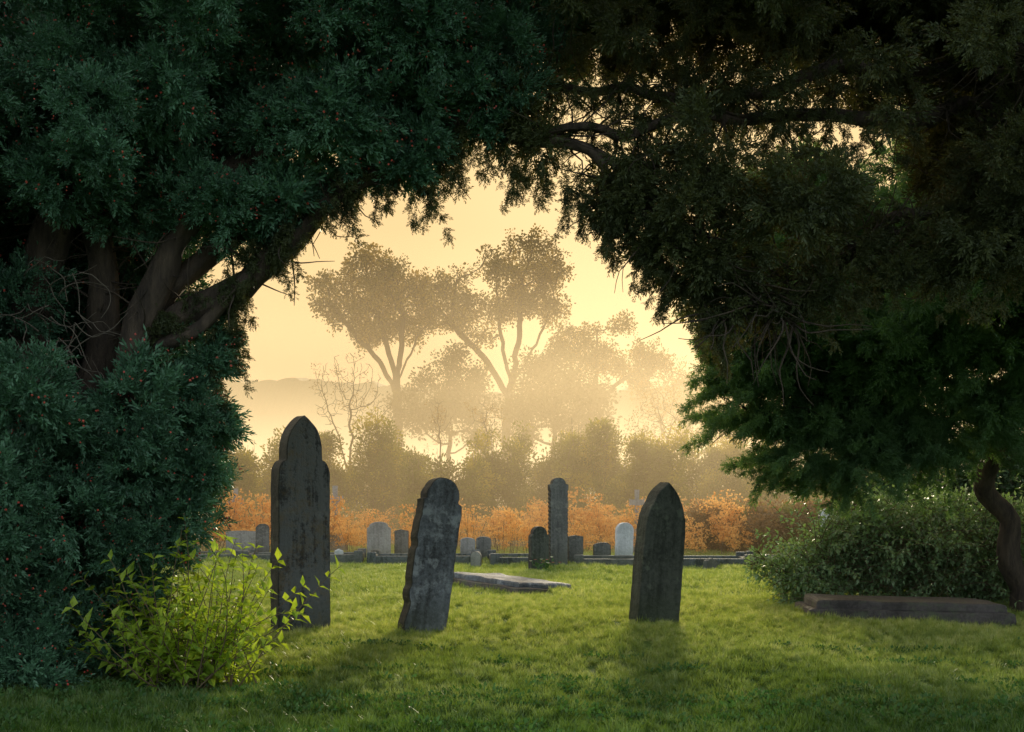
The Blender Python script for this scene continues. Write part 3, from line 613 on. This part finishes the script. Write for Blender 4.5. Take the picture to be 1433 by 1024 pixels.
h2=[(.21,0),(.205,1.14),(.20,1.17),(.165,1.185),(.165,1.22)]+rnd(.165,1.22,10,.17)[1:]
stone('gravestone',h2,.14,(-.80,11.4),(R(-3),R(10),R(30)),[M_stoneB,M_side],.0045,chips=.06,seed=8)
h3=[(.225,0),(.215,.85)]+arch(.215,.85,1.30)[1:]
stone('gravestone',h3,.17,(1.30,11.8),(R(2),R(4.),R(26)),[M_stoneC,M_stoneC],.004,seed=5)
hz=[(.15+.013*(1 if i%2 else 0),i*.035) for i in range(1,38)]+[(.165,1.33),(.165,1.38),(.12,1.40)]+rnd(.12,1.40,8,.1)[1:]
stone('carved_gravestone',hz,.14,(.78,21.8),(0,0,R(14)),[M_grey,M_side],.002,seed=2)
stone('gravestone',[(.165,0),(.165,.55),(.13,.6)]+rnd(.13,.6,8,.12)[1:],.12,(.44,21.3),(0,0,R(25)),[M_stoneC,M_side],.003,seed=9)
stone('gravestone',[(.13,0),(.13,.48),(0,.5)],.1,(1.1,22.3),(0,0,R(10)),[M_grey,M_side],.003,seed=10)
stone('gravestone',[(.16,0),(.16,.30),(.1,.34),(0,.35)],.12,(1.68,24),(0,0,R(5)),[M_grey,M_side],.003,seed=11)
stone('white_gravestone',[(.17,0),(.17,.6)]+rnd(.17,.6,8,.13)[1:],.1,(2.08,23.9),(0,R(1),R(20)),[M_white,M_white],.003,seed=12)
stone('gravestone',[(.235,0),(.235,.62),(.19,.65)]+rnd(.19,.65,8,.1)[1:],.12,(-2.63,25.4),(0,0,R(8)),[M_pale,M_pale],.003,seed=13)
stone('gravestone',[(.14,0),(.14,.57),(0,.6)],.12,(-2.2,25.6),(0,0,R(4)),[M_grey,M_side],.003,seed=14)
stone('gravestone',[(.14,0),(.14,.40)]+rnd(.14,.40,6,.06)[1:],.12,(-.84,24.4),(0,0,R(5)),[M_pale,M_pale],.003,seed=15)
stone('gravestone',[(.14,0),(.14,.40)]+rnd(.14,.40,6,.06)[1:],.12,(-.54,24.4),(0,0,R(5)),[M_grey,M_grey],.003,seed=16)
stone('gravestone',[(.09,0),(.09,.2)]+rnd(.09,.2,6,.09)[1:],.1,(-.6,21.5),(0,0,R(-8)),[M_pale,M_grey],.003,seed=17)
stone('gravestone',[(.3,0),(.3,.5),(0,.52)],.12,(-5.3,25.2),(0,0,R(8)),[M_pale,M_grey],.003,seed=18)
stone('gravestone',[(.13,0),(.13,.6)]+rnd(.13,.6,6,.1)[1:],.12,(-4.85,25),(0,0,R(12)),[M_grey,M_side],.003,seed=19)
stone('gravestone',[(.08,0),(.08,.2),(0,.24)],.1,(-3.3,24.5),(0,0,R(12)),[M_white,M_white],.003,seed=20)
stone('gravestone',[(.2,0),(.2,.9)]+rnd(.2,.9,6,.12)[1:],.12,(6.1,25.0),(0,R(4),R(12)),[M_white,M_grey],.003,seed=21)
stone('gravestone',[(.12,0),(.12,.14),(0,.2)],.1,(3.3,21.5),(0,R(8),R(40)),[M_grey,M_grey],.003,seed=22)
def box(mb,c,s,rz=0,bev=.012,mi=0):
    x,y,z=s[0]/2,s[1]/2,s[2]/2; vs=[];M=Matrix.Rotation(rz,3,'Z')
    for (zz,i) in((-z,0),(z-bev,0),(z,bev)):
        for (a,b_) in((-1,-1),(1,-1),(1,1),(-1,1)): vs.append(M@Vector((a*(x-i),b_*(y-i),zz))+Vector(c))
    mb.add(vs,[(3,2,1,0),(0,1,5,4),(1,2,6,5),(2,3,7,6),(3,0,4,7),(4,5,9,8),(5,6,10,9),(6,7,11,10),(7,4,8,11),(8,9,10,11)],mi)
def worn_slab(mb,w,d,z0,z1,seed,amp=.02):
    nx_,ny_=14,30
    per=[(-w/2+w*i/nx_,-d/2) for i in range(nx_)]+[(w/2,-d/2+d*i/ny_) for i in range(ny_)]+[(w/2-w*i/nx_,d/2) for i in range(nx_)]+[(-w/2,d/2-d*i/ny_) for i in range(ny_)]
    P=[]
    for (x,y) in per:
        k=1+amp*2*mnoise.noise(Vector((x*4,y*4,seed)))/max(w,.5); P.append((x*k,y*k))
    n=len(P); vs=[]
    for (z,s) in((z0,1),(z0+(z1-z0)*.6,1.0),(z1-.012,.99),(z1,.96),(z1+.005,.5)):
        for (x,y) in P: vs.append(Vector((x*s if s<1 else x,y*s if s<1 else y,z+(amp*.5*mnoise.noise(Vector((x*3*s,y*3*s,seed+2))) if z>z0 else 0))))
    fs=[(l*n+i,l*n+(i+1)%n,(l+1)*n+(i+1)%n,(l+1)*n+i) for l in range(4) for i in range(n)]+[tuple(range(4*n,5*n))]
    mb.add(vs,fs)
def cross(loc_,s,mat,rz=0):
    e=empty('cross_gravestone',(loc_[0],loc_[1],0)); e.rotation_euler=(0,0,rz); mb=MB()
    box(mb,(0,0,.1),(.6*s,.5*s,.3)); box(mb,(0,0,.33),(.42*s,.36*s,.16))
    mb.obj('plinth',[mat],e); mb=MB()
    H=1.5*s
    pr=[(-.06,0),(.06,0),(.05,.62),(.17,.62),(.19,.60),(.19,.76),(.17,.74),(.05,.74),(.06,.95),(-.06,.95),(-.05,.74),(-.17,.74),(-.19,.76),(-.19,.60),(-.17,.62),(-.05,.62)]
    n=len(pr); vs=[Vector((x*s*1.25,-.05*s,.41+z*H)) for x,z in pr]+[Vector((x*s*1.25,.05*s,.41+z*H)) for x,z in pr]
    mb.add(vs,[tuple(range(n)),tuple(range(2*n-1,n-1,-1))]+[(i,n+i,n+(i+1)%n,(i+1)%n) for i in range(n)])
    mb.obj('cross',[mat],e)
cross((2.72,28.),.68,M_pale,.1); cross((-3.85,28.),.74,M_pale,-.1); cross((-6.1,28.4),.7,M_pale,.2)
def kerb(cx,cy,w,d,rz,mat):
    e=empty('grave_kerb',(cx,cy,0)); e.rotation_euler=(0,0,rz); mb=MB()
    for (x,y,sx_,sy_) in((0,-d/2,w,.12),(0,d/2,w,.12),(-w/2+.06,0,.12,d-.12),(w/2-.06,0,.12,d-.12)): box(mb,(x,y,.05),(sx_,sy_,.2))
    for (x,y) in((-1,-1),(1,-1),(1,1),(-1,1)): box(mb,(x*(w/2-.06),y*d/2,.09),(.16,.16,.26))
    mb.obj('kerb_stones',[mat],e)
for a in[(-3.9,24.2,2.2,1.,.05,M_grey),(-1.6,23.6,2.,1.,.04,M_stoneA),(.2,23.3,1.2,1.6,.05,M_stoneA),(1.9,22.6,1.6,1.4,-.03,M_grey),(3.4,22.6,1.5,1.2,-.05,M_stoneA),(-5.6,24.5,1.3,1.4,0,M_grey),(5.,22.8,1.4,1.4,0,M_grey)]: kerb(*a)
e=empty('ledger_slab',(-.08,17.2,-.02)); e.rotation_euler=(R(1),R(3),R(30)); mb=MB(); worn_slab(mb,.92,2.2,-.1,.07,3,.03); mb.obj('base',[M_tomb],e); mb=MB(); worn_slab(mb,.80,2.05,.072,.135,5,.04)
mb.obj('slab',[M_slab],e)
e=empty('tomb_slab',(3.85,12.75,0)); e.rotation_euler=(0,R(1),R(-4)); mb=MB(); worn_slab(mb,1.95,.95,-.1,.09,9,.03); mb.obj('base',[M_tomb],e); mb=MB(); worn_slab(mb,1.78,.82,.092,.17,12,.03); mb.obj('slab',[M_tomb],e)
e=empty('grave_flowers',(.55,20.9,0)); mb=MB(); random.seed(3)
for i in range(60): leaf(mb,Vector((random.gauss(0,.1),random.gauss(0,.06),random.uniform(.02,.15))),rv()+Vector((0,0,1)),rv(),.07,.03,0)
for i in range(12):
    c=Vector((random.gauss(0,.11),random.gauss(0,.06)-.03,random.uniform(.12,.24)))
    for k in range(7): leaf(mb,c,Vector((math.cos(k*.9),math.sin(k*.9),.4)),Vector((0,0,1)),.035,.025,1+i%2)
mb.obj('bouquet',[M_weed,leafmat('white_petals',(.7,.7,.7),(.8,.8,.8),.2),leafmat('pink_petals',(.5,.15,.2),(.6,.25,.2),.2)],e)

# ================================================================== FOREGROUND SHRUB
e=empty('elder_shrub',(-1.98,7.85,0)); mb=MB()
canes('stems',mb,118,lambda:Vector((random.gauss(0,.17),random.gauss(0,.13),-.02)),lambda:Vector((random.uniform(-.8,.75),random.uniform(-.7,.5),random.uniform(.35,1.7))),(.45,1.12),(.05,.10),(.03,.05),21)
mb.obj('leafy_stems',[M_shrub,M_twig],e)

# ================================================================== MIST
def mist(name,lo,hi,absorb,scat,g,ecol,emit):
    """water-droplet mist: single scattering of the sun + added emission in place of multiply scattered glow"""
    m,nt,N,L=newmat(name); out=N.new('ShaderNodeOutputMaterial'); v=N.new('ShaderNodeVolumeAbsorption'); v.inputs['Color'].default_value=(0,0,0,1); v.inputs['Density'].default_value=absorb
    em=N.new('ShaderNodeEmission'); em.inputs['Color'].default_value=(*ecol,1); em.inputs['Strength'].default_value=emit  # emission added so the mist glows by itself
    ad=N.new('ShaderNodeAddShader'); L.new(v.outputs[0],ad.inputs[0]); L.new(em.outputs[0],ad.inputs[1]); last=ad.outputs[0]
    if scat:
        sc=N.new('ShaderNodeVolumeScatter'); sc.inputs['Color'].default_value=(1,.84,.58,1); sc.inputs['Density'].default_value=scat; sc.inputs['Anisotropy'].default_value=g
        a2=N.new('ShaderNodeAddShader'); L.new(last,a2.inputs[0]); L.new(sc.outputs[0],a2.inputs[1]); last=a2.outputs[0]
    L.new(last,out.inputs['Volume'])
    a,b=lo,hi; vs=[(a[0],a[1],a[2]),(b[0],a[1],a[2]),(b[0],b[1],a[2]),(a[0],b[1],a[2]),(a[0],a[1],b[2]),(b[0],a[1],b[2]),(b[0],b[1],b[2]),(a[0],b[1],b[2])]
    mesh_obj(name,vs,[(3,2,1,0),(0,1,5,4),(1,2,6,5),(2,3,7,6),(3,0,4,7),(4,5,6,7)],[m])
mist('morning_mist',(-200,24,-.5),(200,420,6.2),.008,.0085,.6,(1,.68,.31),.0125)
mist('high_haze',(-300,31,-.6),(300,500,32),.0026,0,0,(1,.72,.36),.0027)

# ================================================================== LIGHT, SKY, CAMERA
EL,AZ=13.5,7.   # sun beyond the churchyard, a little right of the view
sd_=Vector((math.sin(R(AZ))*math.cos(R(EL)),math.cos(R(AZ))*math.cos(R(EL)),math.sin(R(EL))))
sl=bpy.data.lights.new('sun','SUN'); sl.energy=5; sl.angle=R(5); sl.color=(1,.84,.58)
so=link(bpy.data.objects.new('sun',sl)); so.rotation_euler=(-sd_).to_track_quat('-Z','Y').to_euler()
w=bpy.data.worlds.new('World'); S.world=w; w.use_nodes=True; nt=w.node_tree; N=nt.nodes; L=nt.links; N.clear()
out=N.new('ShaderNodeOutputWorld'); bg=N.new('ShaderNodeBackground'); bg.inputs['Strength'].default_value=.15
sk=N.new('ShaderNodeTexSky'); sk.sky_type='NISHITA'; sk.sun_disc=False; sk.sun_elevation=R(EL); sk.sun_rotation=R(AZ); sk.dust_density=4; sk.air_density=1.; sk.ozone_density=1
tc=N.new('ShaderNodeTexCoord'); dp=N.new('ShaderNodeVectorMath'); dp.operation='DOT_PRODUCT'; dp.inputs[1].default_value=sd_; L.new(tc.outputs['Generated'],dp.inputs[0])
mr=N.new('ShaderNodeMapRange'); mr.inputs['From Min'].default_value=-.3; mr.inputs['From Max'].default_value=1; L.new(dp.outputs['Value'],mr.inputs['Value'])
# sky tint: bright cool fill added away from the sun, golden around it
cr=N.new('ShaderNodeValToRGB'); E=cr.color_ramp.elements; E[0].color=(6.8,7.7,8.2,1); E[1].color=(7.2,5.1,2.35,1); a=E.new(.62); a.color=(5.8,5.5,4.6,1); a=E.new(.90); a.color=(6.0,3.95,1.8,1); a=E.new(.985); a.color=(6.5,4.4,1.95,1); L.new(mr.outputs[0],cr.inputs['Fac'])
mf=N.new('ShaderNodeMapRange'); mf.inputs['From Min'].default_value=.0; mf.inputs['From Max'].default_value=.9; mf.inputs['To Min'].default_value=.8; mf.inputs['To Max'].default_value=.98; L.new(dp.outputs['Value'],mf.inputs['Value'])
mx=N.new('ShaderNodeMix'); mx.data_type='RGBA'; L.new(mf.outputs[0],mx.inputs[0]); L.new(sk.outputs[0],mx.inputs[6]); L.new(cr.outputs[0],mx.inputs[7])
L.new(mx.outputs[2],bg.inputs['Color']); L.new(bg.outputs[0],out.inputs[0])
cd=bpy.data.cameras.new('camera'); cd.sensor_width=36; cd.lens=45.2; cd.shift_y=.131; cd.clip_end=6000
co=link(bpy.data.objects.new('camera',cd)); co.location=(0,0,1.15); co.rotation_euler=(R(90),0,0); S.camera=co
S.view_settings.view_transform='Standard'; S.view_settings.look='None'; S.view_settings.exposure=0
